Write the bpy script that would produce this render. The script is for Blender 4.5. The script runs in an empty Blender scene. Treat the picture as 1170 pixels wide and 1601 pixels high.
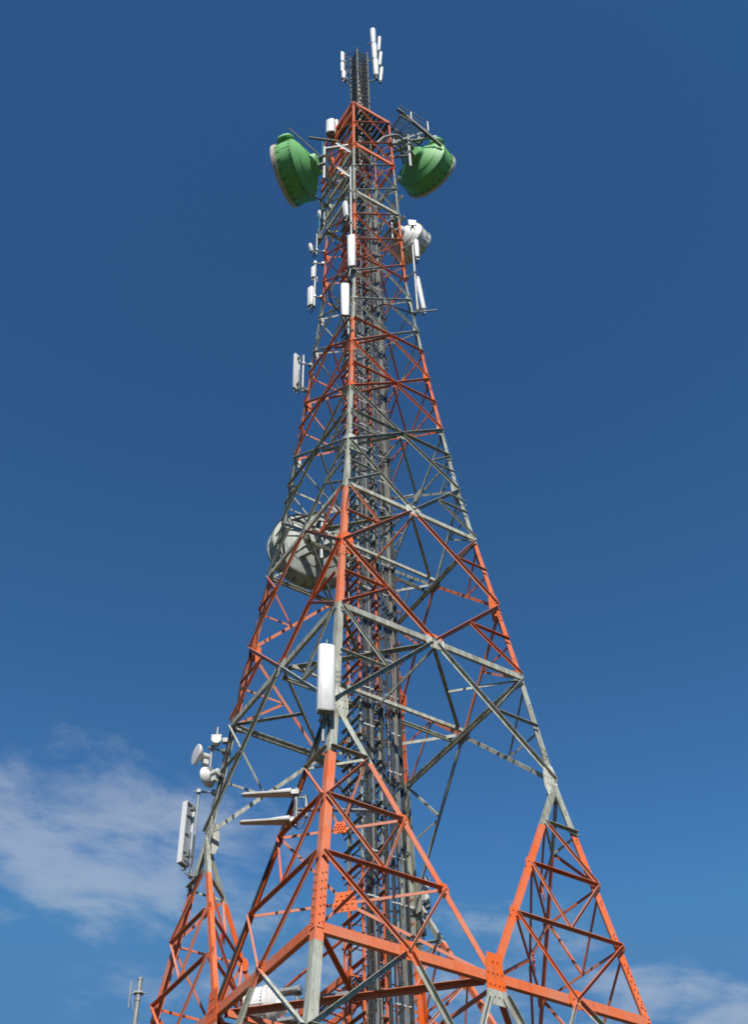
import bpy, bmesh, math, random
from mathutils import Vector as V, Matrix

random.seed(7)
S = bpy.context.scene
C = S.collection
PI = math.pi

# ------------------------------------------------------------------ camera model
H0 = 1.6                                   # eye height
CAM = V((0.0, -30.0, H0))
FPX, PITCH, ROLL, YAW, PSI = 2002.523, 0.81446, -0.028756, 0.004729, -0.2111
PW, PH = 1170.0, 1601.0
_fw = V((math.sin(YAW) * math.cos(PITCH), math.cos(YAW) * math.cos(PITCH), math.sin(PITCH)))
_r = V((math.cos(YAW), -math.sin(YAW), 0))
_u = _r.cross(_fw)
CR = _r * math.cos(ROLL) + _u * math.sin(ROLL)
CU = -_r * math.sin(ROLL) + _u * math.cos(ROLL)
CF = _fw


def project(p):
    d = p - CAM
    c = d.dot(CF)
    return PW / 2 + FPX * d.dot(CR) / c, PH / 2 - FPX * d.dot(CU) / c


def at(px, py, Y):
    """the world point on the vertical plane y = Y seen at a photograph pixel"""
    d = CF + CR * ((px - PW / 2) / FPX) - CU * ((py - PH / 2) / FPX)
    return CAM + d * ((Y - CAM.y) / d.y)


def zat(x, y, py):
    """height on the vertical line (x, y) seen at picture row py"""
    a, b = -1.0, 90.0
    for _ in range(50):
        m = (a + b) / 2
        if project(V((x, y, m)))[1] > py:
            a = m
        else:
            b = m
    return (a + b) / 2


# ------------------------------------------------------------------ tower layout
T0 = PSI + PI / 4
E1 = V((math.cos(T0), math.sin(T0), 0))    # near corner -> right corner
E2 = V((-math.sin(T0), math.cos(T0), 0))   # near corner -> left corner
UP = V((0, 0, 1))
LV = {'B1': 13.123, 'n1': 19.911, 'B2': 23.606, 'n2': 26.507, 'B3': 29.547, 'n3': 32.028, 'B4': 33.795, 'n4': 35.322,
      'B5': 36.903, 'n5': 38.424, 'B6': 40.133, 'n6': 41.589, 'B7': 42.75, 'n7': 43.848, 'B8': 45.287, 'n8': 46.489,
      'n9': 48.55, 'n10': 50.647, 'n11': 52.95, 'n12': 55.199, 'n13': 57.4, 'top': 59.542, 'n0': -1.2}
LV = {k: v + H0 for k, v in LV.items()}
KN = [(-2.0, 9.31), (13.123, 6.289), (19.911, 4.935), (23.606, 4.419), (32.028, 3.115), (38.424, 2.422), (45.287, 1.806), (59.542, 1.507)]
KN = [(a + H0, b) for a, b in KN]


def width(z):
    for (a, wa), (b, wb) in zip(KN, KN[1:]):
        if z <= b:
            return wa + (wb - wa) * (z - a) / (b - a)
    return KN[-1][1]


SG = {'N': (-1, -1), 'R': (1, -1), 'L': (-1, 1), 'B': (1, 1)}


def corner(k, z):
    h = width(z) / math.sqrt(2)
    p = E1 * (SG[k][0] * h) + E2 * (SG[k][1] * h)
    return V((p.x, p.y, z))


FACES = [('N', 'R', -E2), ('N', 'L', -E1), ('R', 'B', E1), ('L', 'B', E2)]


def lerp(a, b, t):
    return a + (b - a) * t


def leg_y(k, py):
    a, b = -1.0, 62.0
    for _ in range(50):
        m = (a + b) / 2
        if project(corner(k, m))[1] > py:
            a = m
        else:
            b = m
    return corner(k, a)


# ------------------------------------------------------------------ materials
def nodes_of(name):
    m = bpy.data.materials.new(name)
    m.use_nodes = True
    nt = m.node_tree
    return m, nt, nt.nodes['Principled BSDF']


def N(nt, t, **kw):
    n = nt.nodes.new(t)
    for k, v in kw.items():
        setattr(n, k, v)
    return n


def ramp(nt, fac, stops, mode='LINEAR'):
    r = N(nt, 'ShaderNodeValToRGB')
    cr = r.color_ramp
    cr.interpolation = mode
    while len(cr.elements) < len(stops):
        cr.elements.new(0.5)
    for e, (p, c) in zip(cr.elements, stops):
        e.position = p
        e.color = c if len(c) == 4 else (*c, 1)
    nt.links.new(fac, r.inputs[0])
    return r.outputs[0]


def mix(nt, fac, a, b):
    n = N(nt, 'ShaderNodeMix', data_type='RGBA')
    for s, v in ((n.inputs[0], fac), (n.inputs[6], a), (n.inputs[7], b)):
        if isinstance(v, (int, float)):
            s.default_value = v
        elif isinstance(v, tuple):
            s.default_value = (*v, 1)
        else:
            nt.links.new(v, s)
    return n.outputs[2]


def noise(nt, vec, scale, detail=4, rough=0.55):
    n = N(nt, 'ShaderNodeTexNoise')
    n.inputs['Scale'].default_value = scale
    n.inputs['Detail'].default_value = detail
    n.inputs['Roughness'].default_value = rough
    nt.links.new(vec, n.inputs['Vector'])
    return n.outputs['Fac']


def scaled(nt, vec, s):
    m = N(nt, 'ShaderNodeMapping')
    m.inputs['Scale'].default_value = s
    nt.links.new(vec, m.inputs['Vector'])
    return m.outputs[0]


W4 = lambda v: (v, v, v, 1)


def banded(name, orange, faded, grey, stain, lichen, worn=0.0):
    """weathered aviation paint: orange and grey bands by height on the tower"""
    m, nt, b = nodes_of(name)
    geo = N(nt, 'ShaderNodeNewGeometry')
    pos = geo.outputs['Position']
    sep = N(nt, 'ShaderNodeSeparateXYZ')
    nt.links.new(pos, sep.inputs[0])
    info = N(nt, 'ShaderNodeObjectInfo')
    nz = noise(nt, pos, 9, 2)
    ad = N(nt, 'ShaderNodeMath', operation='MULTIPLY_ADD')
    nt.links.new(nz, ad.inputs[0])
    ad.inputs[1].default_value = 0.10
    nt.links.new(sep.outputs[2], ad.inputs[2])
    L = LV
    t1 = L['n1'] + 0.24 * (L['B1'] - L['n1']) - 0.09
    edges = [0, L['B1'] - 0.30, t1, L['B2'] + 0.12, L['B3'] - 0.16, L['n4'] + 0.03, L['B6'] + 0.04, L['B8'] - 0.06,
             L['n10'] - 0.6, L['n12'] - 0.45]
    band = None
    for i, e in enumerate(edges[1:]):
        st = N(nt, 'ShaderNodeMath', operation='GREATER_THAN')
        nt.links.new(ad.outputs[0], st.inputs[0])
        st.inputs[1].default_value = e + 0.05
        op = N(nt, 'ShaderNodeMath', operation='SUBTRACT' if i % 2 == 0 else 'ADD')
        if band is None:
            op.inputs[0].default_value = 1.0
        else:
            nt.links.new(band, op.inputs[0])
        nt.links.new(st.outputs[0], op.inputs[1])
        band = op.outputs[0]
    # fading of the orange, one patchwork over the whole tower plus a per member shift
    wear = noise(nt, pos, 1.3, 6, 0.65)
    w2 = N(nt, 'ShaderNodeMath', operation='MULTIPLY_ADD')
    nt.links.new(info.outputs['Random'], w2.inputs[0])
    w2.inputs[1].default_value = 0.26 + worn
    nt.links.new(wear, w2.inputs[2])
    fade = ramp(nt, w2.outputs[0], [(0.50 - worn, W4(0)), (0.82 - worn * .8, W4(0.9))])
    col_o = mix(nt, fade, orange, faded)
    chips = ramp(nt, noise(nt, pos, 16, 5, 0.7), [(0.60, W4(0)), (0.68, W4(1))])
    cm = N(nt, 'ShaderNodeMath', operation='MULTIPLY')
    nt.links.new(chips, cm.inputs[0])
    cm.inputs[1].default_value = 0.6
    col_o = mix(nt, cm.outputs[0], col_o, (0.44, 0.33, 0.29))
    streak = ramp(nt, noise(nt, scaled(nt, pos, (7, 7, 0.7)), 1.0, 6, 0.65), [(0.38, W4(0)), (0.68, W4(0.9))])
    col_g = mix(nt, streak, grey, stain)
    var = N(nt, 'ShaderNodeHueSaturation')
    vm = N(nt, 'ShaderNodeMapRange')
    nt.links.new(info.outputs['Random'], vm.inputs[0])
    vm.inputs[3].default_value = 0.8
    vm.inputs[4].default_value = 1.15
    nt.links.new(vm.outputs[0], var.inputs['Value'])
    nt.links.new(col_g, var.inputs['Color'])
    spots = ramp(nt, noise(nt, pos, 14, 6, 0.75), [(0.60 - lichen, W4(0)), (0.68 - lichen, W4(0.8))])
    col_g = mix(nt, spots, var.outputs[0], stain)
    dirt = ramp(nt, noise(nt, scaled(nt, pos, (14, 14, 2.2)), 1.0, 5, 0.72), [(0.55, W4(0)), (0.72, W4(0.6))])
    col_o = mix(nt, dirt, col_o, (0.20, 0.055, 0.025))
    col = mix(nt, band, col_o, col_g)
    nt.links.new(col, b.inputs['Base Color'])
    b.inputs['Roughness'].default_value = 0.55
    b.inputs['Specular IOR Level'].default_value = 0.35
    bp = N(nt, 'ShaderNodeBump')
    bp.inputs['Strength'].default_value = 0.12
    bp.inputs['Distance'].default_value = 0.01
    nt.links.new(noise(nt, pos, 40, 3), bp.inputs['Height'])
    nt.links.new(bp.outputs[0], b.inputs['Normal'])
    return m


def plain(name, col, dark=None, rough=0.5, metal=0.0, scale=3.0, lo=0.5, hi=0.8, streak=True, spec=0.4):
    m, nt, b = nodes_of(name)
    geo = N(nt, 'ShaderNodeNewGeometry')
    pos = geo.outputs['Position']
    dark = dark or tuple(c * 0.6 for c in col)
    v = scaled(nt, pos, (2.5, 2.5, 0.6)) if streak else pos
    f = ramp(nt, noise(nt, v, scale, 6, 0.65), [(lo, W4(0)), (hi, W4(1))])
    nt.links.new(mix(nt, f, col, dark), b.inputs['Base Color'])
    rr = N(nt, 'ShaderNodeMapRange')
    nt.links.new(noise(nt, pos, 9, 3), rr.inputs[0])
    rr.inputs[3].default_value = rough - 0.1
    rr.inputs[4].default_value = rough + 0.15
    nt.links.new(rr.outputs[0], b.inputs['Roughness'])
    b.inputs['Metallic'].default_value = metal
    b.inputs['Specular IOR Level'].default_value = spec
    return m


M_TOWER = banded('tower_paint', (0.65, 0.110, 0.012), (0.53, 0.18, 0.10), (0.385, 0.40, 0.345), (0.15, 0.143, 0.10), 0.02, 0.05)
M_WORN = banded('worn_tower_paint', (0.56, 0.097, 0.014), (0.48, 0.19, 0.12), (0.40, 0.415, 0.365), (0.17, 0.165, 0.12), 0.0, 0.10)
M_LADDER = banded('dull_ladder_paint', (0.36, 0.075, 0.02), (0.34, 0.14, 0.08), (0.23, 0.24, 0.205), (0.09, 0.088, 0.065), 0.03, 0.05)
M_GUSSET = banded('gusset_paint', (0.66, 0.114, 0.012), (0.56, 0.14, 0.05), (0.52, 0.52, 0.46), (0.19, 0.185, 0.14), 0.04)
M_WHITE = plain('white_radome', (0.616, 0.616, 0.601), (0.477, 0.477, 0.447), 0.42, 0, 2.0, 0.5, 0.95)
M_OFFWHITE = plain('off_white_paint', (0.477, 0.501, 0.462), (0.293, 0.308, 0.277), 0.5, 0, 2.5, 0.45, 0.85)
M_BLADE = plain('weathered_beige_plastic', (0.33, 0.31, 0.27), (0.2, 0.19, 0.16), 0.5, 0, 2.5, 0.45, 0.85)
M_MATTE = plain('matt_black_jacket', (0.03, 0.03, 0.03), (0.018, 0.018, 0.018), 0.75, 0, 4.0, 0.4, 0.7, True, 0.15)
M_PALE = plain('pale_grey_green_paint', (0.31, 0.335, 0.30), (0.15, 0.155, 0.13), 0.6, 0, 2.5, 0.45, 0.85)
M_GALV = plain('galvanised_steel', (0.262, 0.277, 0.277), (0.154, 0.162, 0.154), 0.45, 0.25, 5.0, 0.4, 0.75)
M_DARKSTEEL = plain('weathered_dark_steel', (0.100, 0.104, 0.092), (0.039, 0.039, 0.035), 0.6, 0.2, 5.0, 0.4, 0.75)
M_BLACK = plain('black_cable_jacket', (0.034, 0.037, 0.035), (0.016, 0.017, 0.016), 0.34, 0, 4.0, 0.4, 0.7, True, 0.6)
M_GREYCABLE = plain('grey_cable_jacket', (0.185, 0.185, 0.162), (0.092, 0.092, 0.077), 0.4, 0, 4.0, 0.4, 0.7, True, 0.5)
M_TIE = plain('white_cable_clamp', (0.554, 0.554, 0.539), None, 0.35)
M_GREEN = plain('green_dish_paint', (0.125, 0.37, 0.115), (0.085, 0.27, 0.08), 0.55, 0, 1.2, 0.46, 0.9)
M_RIM = plain('worn_white_rim', (0.508, 0.477, 0.416), (0.200, 0.146, 0.085), 0.6, 0, 5.0, 0.42, 0.7)
M_TEAL = plain('teal_fibreglass', (0.015, 0.185, 0.231), None, 0.4)
M_RED = plain('red_plastic', (0.385, 0.023, 0.015), None, 0.4)
M_PANELBACK = plain('pale_aluminium', (0.323, 0.362, 0.400), (0.200, 0.223, 0.246), 0.4, 0.3, 4.0, 0.4, 0.8)
M_RUST = plain('rusty_dark_steel', (0.10, 0.05, 0.03), (0.04, 0.03, 0.025), 0.7, 0, 6.0, 0.4, 0.7)
M_CONC = plain('concrete', (0.36, 0.35, 0.32), (0.22, 0.21, 0.19), 0.8, 0, 3, 0.4, 0.8, False)


# ------------------------------------------------------------------ mesh helpers
class MB:
    def __init__(self):
        self.v, self.f, self.mi = [], [], []
        self.mat = 0

    def add(self, vs, fs):
        o = len(self.v)
        self.v += [tuple(p) for p in vs]
        for f in fs:
            self.f.append(tuple(i + o for i in f))
            self.mi.append(self.mat)

    def sweep(self, prof, frames, cap=True):
        """prof: list of (a, b); frames: list of (origin, axisA, axisB[, scale])"""
        n = len(prof)
        vs = []
        for fr in frames:
            s = fr[3] if len(fr) > 3 else 1.0
            vs += [fr[0] + fr[1] * (a * s) + fr[2] * (b * s) for a, b in prof]
        fs = []
        for k in range(len(frames) - 1):
            for i in range(n):
                j = (i + 1) % n
                fs.append((k * n + i, k * n + j, (k + 1) * n + j, (k + 1) * n + i))
        if cap:
            fs.append(tuple(range(n - 1, -1, -1)))
            fs.append(tuple((len(frames) - 1) * n + i for i in range(n)))
        self.add(vs, fs)

    def bar(self, p0, p1, a, b, side):
        """solid rectangular bar: a wide along side, b thick across"""
        d = (p1 - p0).normalized()
        s = (side - d * side.dot(d)).normalized()
        t = d.cross(s)
        pr = [(-a / 2, -b / 2), (a / 2, -b / 2), (a / 2, b / 2), (-a / 2, b / 2)]
        self.sweep(pr, [(p0, s, t), (p1, s, t)])

    def tube(self, pts, r, seg=8, cap=True):
        fr = []
        prev = None
        for i, p in enumerate(pts):
            q0 = pts[max(0, i - 1)]
            q1 = pts[min(len(pts) - 1, i + 1)]
            d = (q1 - q0).normalized()
            if prev is None:
                h = UP if abs(d.z) < 0.9 else V((1, 0, 0))
                s = (h - d * h.dot(d)).normalized()
            else:
                s = (prev - d * prev.dot(d)).normalized()
            prev = s
            fr.append((p, s, d.cross(s)))
        pr = [(r * math.cos(2 * PI * i / seg), r * math.sin(2 * PI * i / seg)) for i in range(seg)]
        self.sweep(pr, fr, cap)

    def lathe(self, prof, org, ax, seg=40, cap0=True, cap1=True):
        """prof: list of (distance along axis, radius)"""
        h = UP if abs(ax.z) < 0.9 else V((1, 0, 0))
        s = (h - ax * h.dot(ax)).normalized()
        t = ax.cross(s)
        vs = []
        for d, r in prof:
            r = max(r, 1e-4)
            vs += [org + ax * d + s * (r * math.cos(2 * PI * i / seg)) + t * (r * math.sin(2 * PI * i / seg)) for i in range(seg)]
        fs = []
        for k in range(len(prof) - 1):
            for i in range(seg):
                j = (i + 1) % seg
                fs.append((k * seg + i, k * seg + j, (k + 1) * seg + j, (k + 1) * seg + i))
        if cap0:
            fs.append(tuple(range(seg - 1, -1, -1)))
        if cap1:
            fs.append(tuple((len(prof) - 1) * seg + i for i in range(seg)))
        self.add(vs, fs)

    def plate(self, pts, n, t):
        """flat plate: outline pts (Vectors), thickness t towards n"""
        k = len(pts)
        vs = list(pts) + [p + n * t for p in pts]
        fs = [tuple(range(k - 1, -1, -1)), tuple(range(k, 2 * k))]
        fs += [(i, (i + 1) % k, k + (i + 1) % k, k + i) for i in range(k)]
        self.add(vs, fs)

    def bolt(self, p, n, r=0.02, h=0.02):
        self.lathe([(0, r), (h, r)], p, n, 6, False, True)

    def box(self, c, ax, ay, az, x, y, z):
        vs = [c + ax * (sx * x / 2) + ay * (sy * y / 2) + az * (sz * z / 2) for sx in (-1, 1) for sy in (-1, 1) for sz in (-1, 1)]
        self.add(vs, [(0, 1, 3, 2), (4, 6, 7, 5), (0, 4, 5, 1), (2, 3, 7, 6), (0, 2, 6, 4), (1, 5, 7, 3)])

    def build(self, name, mats, parent=None, smooth=False):
        me = bpy.data.meshes.new(name)
        me.from_pydata(self.v, [], self.f)
        if not isinstance(mats, (list, tuple)):
            mats = [mats]
        for m in mats:
            me.materials.append(m)
        if len(mats) > 1:
            me.polygons.foreach_set('material_index', self.mi)
        bm = bmesh.new()
        bm.from_mesh(me)
        bmesh.ops.recalc_face_normals(bm, faces=bm.faces)
        bm.to_mesh(me)
        bm.free()
        if smooth:
            me.polygons.foreach_set('use_smooth', [True] * len(me.polygons))
            me.set_sharp_from_angle(angle=math.radians(38))
        o = bpy.data.objects.new(name, me)
        C.objects.link(o)
        if parent:
            o.parent = parent
            o.matrix_parent_inverse = Matrix.Translation(-root_of(parent))
        return o


def root_of(o):
    p = V(o.location)
    while o.parent:
        o = o.parent
        p += V(o.location)
    return p


def thing(name, label, cat, loc, group=None):
    o = bpy.data.objects.new(name, None)
    C.objects.link(o)
    o.empty_display_size = 0.2
    o.location = loc
    return tag(o, label, cat, group)


def tag(o, label, cat, group=None, kind=None):
    if label: o['label'] = label
    if cat: o['category'] = cat
    if group: o['group'] = group
    if kind: o['kind'] = kind
    return o


_j = [0]


def jit():
    _j[0] += 1
    return 0.0006 * (_j[0] * 7 % 17)


def angle_bar(mb, p0, p1, n, a, b, t, off=0.016, flip=False, inward=False):
    """rolled angle lying in a face: flange a in the plane, flange b standing along n at the upper edge"""
    d = (p1 - p0).normalized()
    n = (n - d * n.dot(d)).normalized()
    s = n.cross(d)
    if s.z > 0:
        s = -s
    if flip:
        s = -s
    o = n * (off + jit())
    if inward:
        pr = [(0, 0), (a, 0), (a, -t), (t, -t), (t, -b), (0, -b)]
    else:
        pr = [(0, 0), (a, 0), (a, t), (t, t), (t, b), (0, b)]
    pr = [(x - a / 2, y) for x, y in pr]
    mb.sweep(pr, [(p0 + o, s, n), (p1 + o, s, n)])


def channel(mb, p0, p1, n, h, b, t, off=0.016):
    """channel: web h facing out along n, flanges b turned inward"""
    d = (p1 - p0).normalized()
    n = (n - d * n.dot(d)).normalized()
    s = n.cross(d)
    if s.z > 0:
        s = -s
    o = n * (off + jit())
    pr = [(0, 0), (h, 0), (h, -b), (h - t, -b), (h - t, -t), (t, -t), (t, -b), (0, -b)]
    pr = [(x - h / 2, y) for x, y in pr]
    mb.sweep(pr, [(p0 + o, s, n), (p1 + o, s, n)])


# ------------------------------------------------------------------ the tower
tower = thing('lattice_tower', 'tall square lattice tower of steel angles painted in orange and grey bands', 'tower', (0, 0, 0))


def leg_size(z):
    z -= H0
    tab = [(-2, .235), (13, .215), (20, .195), (27, .168), (33, .142), (39, .116), (46, .098), (60, .09)]
    for (a, va), (b, vb) in zip(tab, tab[1:]):
        if z <= b:
            return va + (vb - va) * (z - a) / (b - a)
    return .11


for k in 'NRLB':
    mb = MB()
    zs = sorted({0.0} | {z for z, _ in KN if 0 < z < 61} | {LV['top'] + 0.08} | {z * 4.0 for z in range(1, 15)})
    d1 = E1 * (-SG[k][0])
    d2 = E2 * (-SG[k][1])
    fr = []
    for z in zs:
        a = leg_size(z)
        fr.append((corner(k, z), d1, d2, a))
    t = 0.11
    mb.sweep([(0, 0), (1, 0), (1, t), (t, t), (t, 1), (0, 1)], fr)
    # step bolts up the leg, alternating between its two flanges
    z = 3.0
    i = 0
    while z < (59.5 if k != 'N' else 3.2):
        a = leg_size(z)
        c = corner(k, z)
        da, db = (d1, d2) if i % 2 else (d2, d1)
        q = c + da * (a * 0.6)
        mb.tube([q - db * 0.085, q + db * 0.0], 0.010, 5)
        mb.bolt(q - db * 0.085, -db, 0.02, 0.012)
        z += 0.45
        i += 1
    # splice plates with bolt rows where leg sections join
    for zz in (LV['B1'] + 0.75, LV['n2'] - 0.15, LV['B2'] - 3.0, LV['n3'] + 0.1, LV['n5'] - 0.2, LV['n8'] + 0.2):
        a = leg_size(zz)
        hh = 0.75 if zz < 20 else 0.45
        for da, nn in ((d1, -d2), (d2, -d1)):
            c0, c1 = corner(k, zz - hh), corner(k, zz + hh)
            mb.plate([c0 + nn * .004 + da * .02, c0 + nn * .004 + da * (a * .96), c1 + nn * .004 + da * (a * .96), c1 + nn * .004 + da * .02], nn, 0.012)
            nb = 7 if hh > .5 else 5
            for q in range(nb):
                for r_ in (.3, .72):
                    p = lerp(c0, c1, (q + .5 + (.25 if r_ > .5 else 0)) / nb) + da * (a * r_) + nn * .016
                    mb.bolt(p, nn, 0.021 if zz < 25 else .017, 0.024)
    mb.build('leg', M_TOWER, tower)
    mb = MB()
    f0 = corner(k, 0.0)
    for (hh, ww) in ((0.5, 1.5), (0.9, 0.9)):
        mb.box(V((f0.x, f0.y, hh / 2 - (0.2 if ww > 1 else 0))), V((1, 0, 0)), V((0, 1, 0)), UP, ww, ww, hh)
    mb.build('footing', M_CONC, tower)

members = {}          # kind -> list of (screen size, builder)


def member(kind, p0, p1, fn):
    m = (p0 + p1) / 2
    dist = (m - CAM).length
    members.setdefault(kind, []).append(((p1 - p0).length / dist, fn))


def msize(z):
    z -= H0
    if z < 14: return 0.96
    if z < 20: return 0.88
    if z < 28: return 0.75
    if z < 31: return 0.66
    if z < 36: return 0.58
    if z < 41: return 0.49
    return 0.42


def L_(kind, p0, p1, n, a, b, off=0.016, t=0.014, flip=False, inward=False):
    def fn(mb, p0=p0, p1=p1):
        angle_bar(mb, p0, p1, n, a, b, t, off, flip, inward)
    member(kind, p0, p1, fn)


def CH(kind, p0, p1, n, h, b, off=0.016):
    member(kind, p0, p1, lambda mb: channel(mb, p0, p1, n, h, b, 0.018, off))


def gus(p, n, along, wu, hu, bolts, big=1.0, shape='hex', lift=0.0):
    """bolted gusset plate centred on p in a face with normal n; along = horizontal direction in the face"""
    v = (UP - n * UP.dot(n)).normalized()
    o = n * (0.003 + lift + jit() * 0.6)
    if shape == 'hex':
        out = [(-.5, -.22), (-.28, -.5), (.28, -.5), (.5, -.22), (.5, .22), (.28, .5), (-.28, .5), (-.5, .22)]
    elif shape == 'trap':
        out = [(-.5, -.35), (-.42, -.5), (.42, -.5), (.5, -.35), (.36, .5), (-.36, .5)]
    else:
        out = [(-.5, -.5), (.5, -.5), (.5, .5), (-.5, .5)]
    pts = [p + o + along * (x * wu) + v * (y * hu) for x, y in out]

    def fn(mb):
        mb.plate(pts, n, 0.012)
        k = 0
        for q in range(bolts):
            for r_ in range(bolts):
                x, y = (q + .5) / bolts - .5, (r_ + .5) / bolts - .5
                if abs(x) + abs(y) > .62:
                    continue
                mb.bolt(p + o + n * .012 + along * (x * wu * .9 + .03 * ((r_ % 2) - .5)) + v * (y * hu * .9), n, 0.019 * big, 0.022)
    members.setdefault('gusset_plate', []).append((hu / (p - CAM).length, fn))


XP = [('n1', 'B2', 'n2'), ('n2', 'B3', 'n3'), ('n3', 'B4', 'n4'), ('n4', 'B5', 'n5'), ('n5', 'B6', 'n6'), ('n6', 'B7', 'n7'), ('n7', 'B8', 'n8'),
      ('n8', None, 'n9'), ('n9', None, 'n10'), ('n10', None, 'n11'), ('n11', None, 'n12'), ('n12', None, 'n13'), ('n13', None, 'top')]
TT = (0.24, 0.47, 0.715)

for (ka, kb, n) in FACES:
    ed = (corner(kb, 20) - corner(ka, 20)).normalized()
    # --- X panels
    for lo, mid, hi in XP:
        zl, zh = LV[lo], LV[hi]
        A0, B0, A1, B1_ = corner(ka, zl), corner(kb, zl), corner(ka, zh), corner(kb, zh)
        if mid:
            zm = LV[mid]
        else:
            wl, wh = width(zl), width(zh)
            zm = lerp(zl, zh, wl / (wl + wh))
        Am, Bm = corner(ka, zm), corner(kb, zm)
        Mm = (Am + Bm) / 2
        s = msize(zm)
        a, b = 0.15 * s, 0.135 * s
        kind = 'diagonal_brace' if zm < 47 + H0 else 'cross_brace'
        for (q, upper) in ((A0, False), (B0, False), (A1, True), (B1_, True)):
            L_(kind, lerp(q, Mm, 0.02 * s), lerp(q, Mm, 0.985), n, a, b, 0.030 if upper else 0.017)
        big = mid in ('B1', 'B2', 'B3')
        if mid and mid != 'B7':
            if big:
                h = {'B2': .185, 'B3': .15}[mid]
                CH('belt_beam', lerp(Am, Bm, .012), lerp(Am, Bm, .988), n, h, .09, 0.0445)
            else:
                L_('belt_beam', lerp(Am, Bm, .01), lerp(Am, Bm, .99), n, a * 1.05, b * 1.05, 0.0445)
        gw = 0.74 * s
        gus(Mm, n, ed, gw * 1.15, gw * .9, 4 if zm < 30 else 3, s, 'hex', .056 if big else 0)
        # secondary triangles
        if zm <= LV['B4'] + .01:
            a2, b2 = 0.085 * s + .01, 0.075 * s + .01
            for (q0, q1, qm) in ((A0, A1, Am), (B0, B1_, Bm)):
                for qn in ((q0, q1) if zm < LV['B4'] - .1 else (q0,)):
                    dm = lerp(qn, Mm, .5)
                    lm = lerp(qn, qm, .5)
                    L_('secondary_brace', lerp(lm, dm, .06), lerp(lm, dm, .97), n, a2, b2, 0.062)
                    L_('secondary_brace', lerp(qm, dm, .05), lerp(qm, dm, .97), n, a2, b2, 0.074)
                    if zm in (LV['B3'], LV['B4']) and qn is q1:
                        dm2 = lerp(qn, Mm, .25)
                        L_('secondary_brace', lerp(qn, qm, .27), dm2, n, a2 * .8, b2 * .8, 0.083)
        # plates on the legs at the node
        for q, sg in ((A0, 1), (B0, -1)):
            g = 0.66 * s
            gus(q + ed * (sg * g * .42), n, ed, g * .9, g * 2.0, 4 if zm < 32 else 3, s, 'hex')
        for q, sg in ((Am, 1), (Bm, -1)):
            if mid and mid != 'B7':
                gus(q + ed * (sg * .24 * s), n, ed, .46 * s, .42 * s, 3, s, 'sq')
    # --- foot zone between the main belt and the leg nodes
    zb, zn = LV['B1'], LV['n1']
    A, B = corner(ka, zb), corner(kb, zb)
    Mm = (A + B) / 2
    CH('belt_beam', lerp(A, B, .02), lerp(A, B, .98), n, .225, .13, 0.0445)
    gus(Mm - UP * .05, n, ed, .54, 1.18, 4, 1.1, 'trap', .056)
    for g in (0.052, 0.052):
        pass
    for q in (corner(ka, zn), corner(kb, zn)):
        end = A if (q - A).length < (q - B).length else B
        # flat faced foot brace with its flange turned inward
        L_('foot_brace', lerp(q, Mm, .03), lerp(q, Mm, .965), n, .152, .12, 0.018, .014, False, ka == 'N')
        lt = [lerp(q, end, t) for t in TT] + [end]
        vt = [lerp(q, Mm, t) for t in TT] + [Mm]
        for i in range(3):
            L_('horizontal_strut', lerp(lt[i], vt[i], .01), lerp(lt[i], vt[i], .98), n, .072, .09, 0.036)
        L_('diagonal_strut', vt[0], lt[1], n, .072, .065, 0.050)
        h3 = lerp(lt[2], vt[2], .5)
        L_('diagonal_strut', lt[1], h3, n, .076, .065, 0.050)
        L_('diagonal_strut', vt[1], h3, n, .062, .055, 0.062)
        qb = lerp(end, Mm, .5)
        L_('diagonal_strut', lt[2], qb, n, .085, .07, 0.068)
        L_('diagonal_strut', vt[2], qb, n, .066, .058, 0.080)
        gus(qb + UP * .02, n, ed, .40, .44, 3, 1.0, 'hex', .058)
        for i in (1, 2):
            gus(vt[i], n, ed, .3, .36, 2, 1.0, 'hex')
        # the panel under the belt
        g0 = corner(ka if end is A else kb, LV['n0'])
        L_('diagonal_brace', lerp(Mm, g0, .03), lerp(Mm, g0, .98), n, .15, .115, 0.020)
        vq = lerp(Mm, g0, .16)
        lq = lerp(end, g0, .16)
        L_('diagonal_brace', lerp(qb, lq, .02), lerp(qb, lq, 1.0), n, .112, .10, 0.052)
        L_('diagonal_brace', lerp(qb, vq, .02), lerp(qb, vq, 1.0), n, .112, .10, 0.052)
        L_('horizontal_strut', lq, vq, n, .10, .10, 0.066)
        for (ta, tb) in ((.36, .36), (.58, .58), (.8, .8)):
            L_('horizontal_strut', lerp(end, g0, ta), lerp(Mm, g0, tb), n, .11, .11, 0.036)
        L_('diagonal_strut', lq, lerp(Mm, g0, .36), n, .1, .09, 0.05)
        L_('diagonal_strut', lerp(end, g0, .36), lerp(Mm, g0, .58), n, .1, .09, 0.05)

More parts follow.
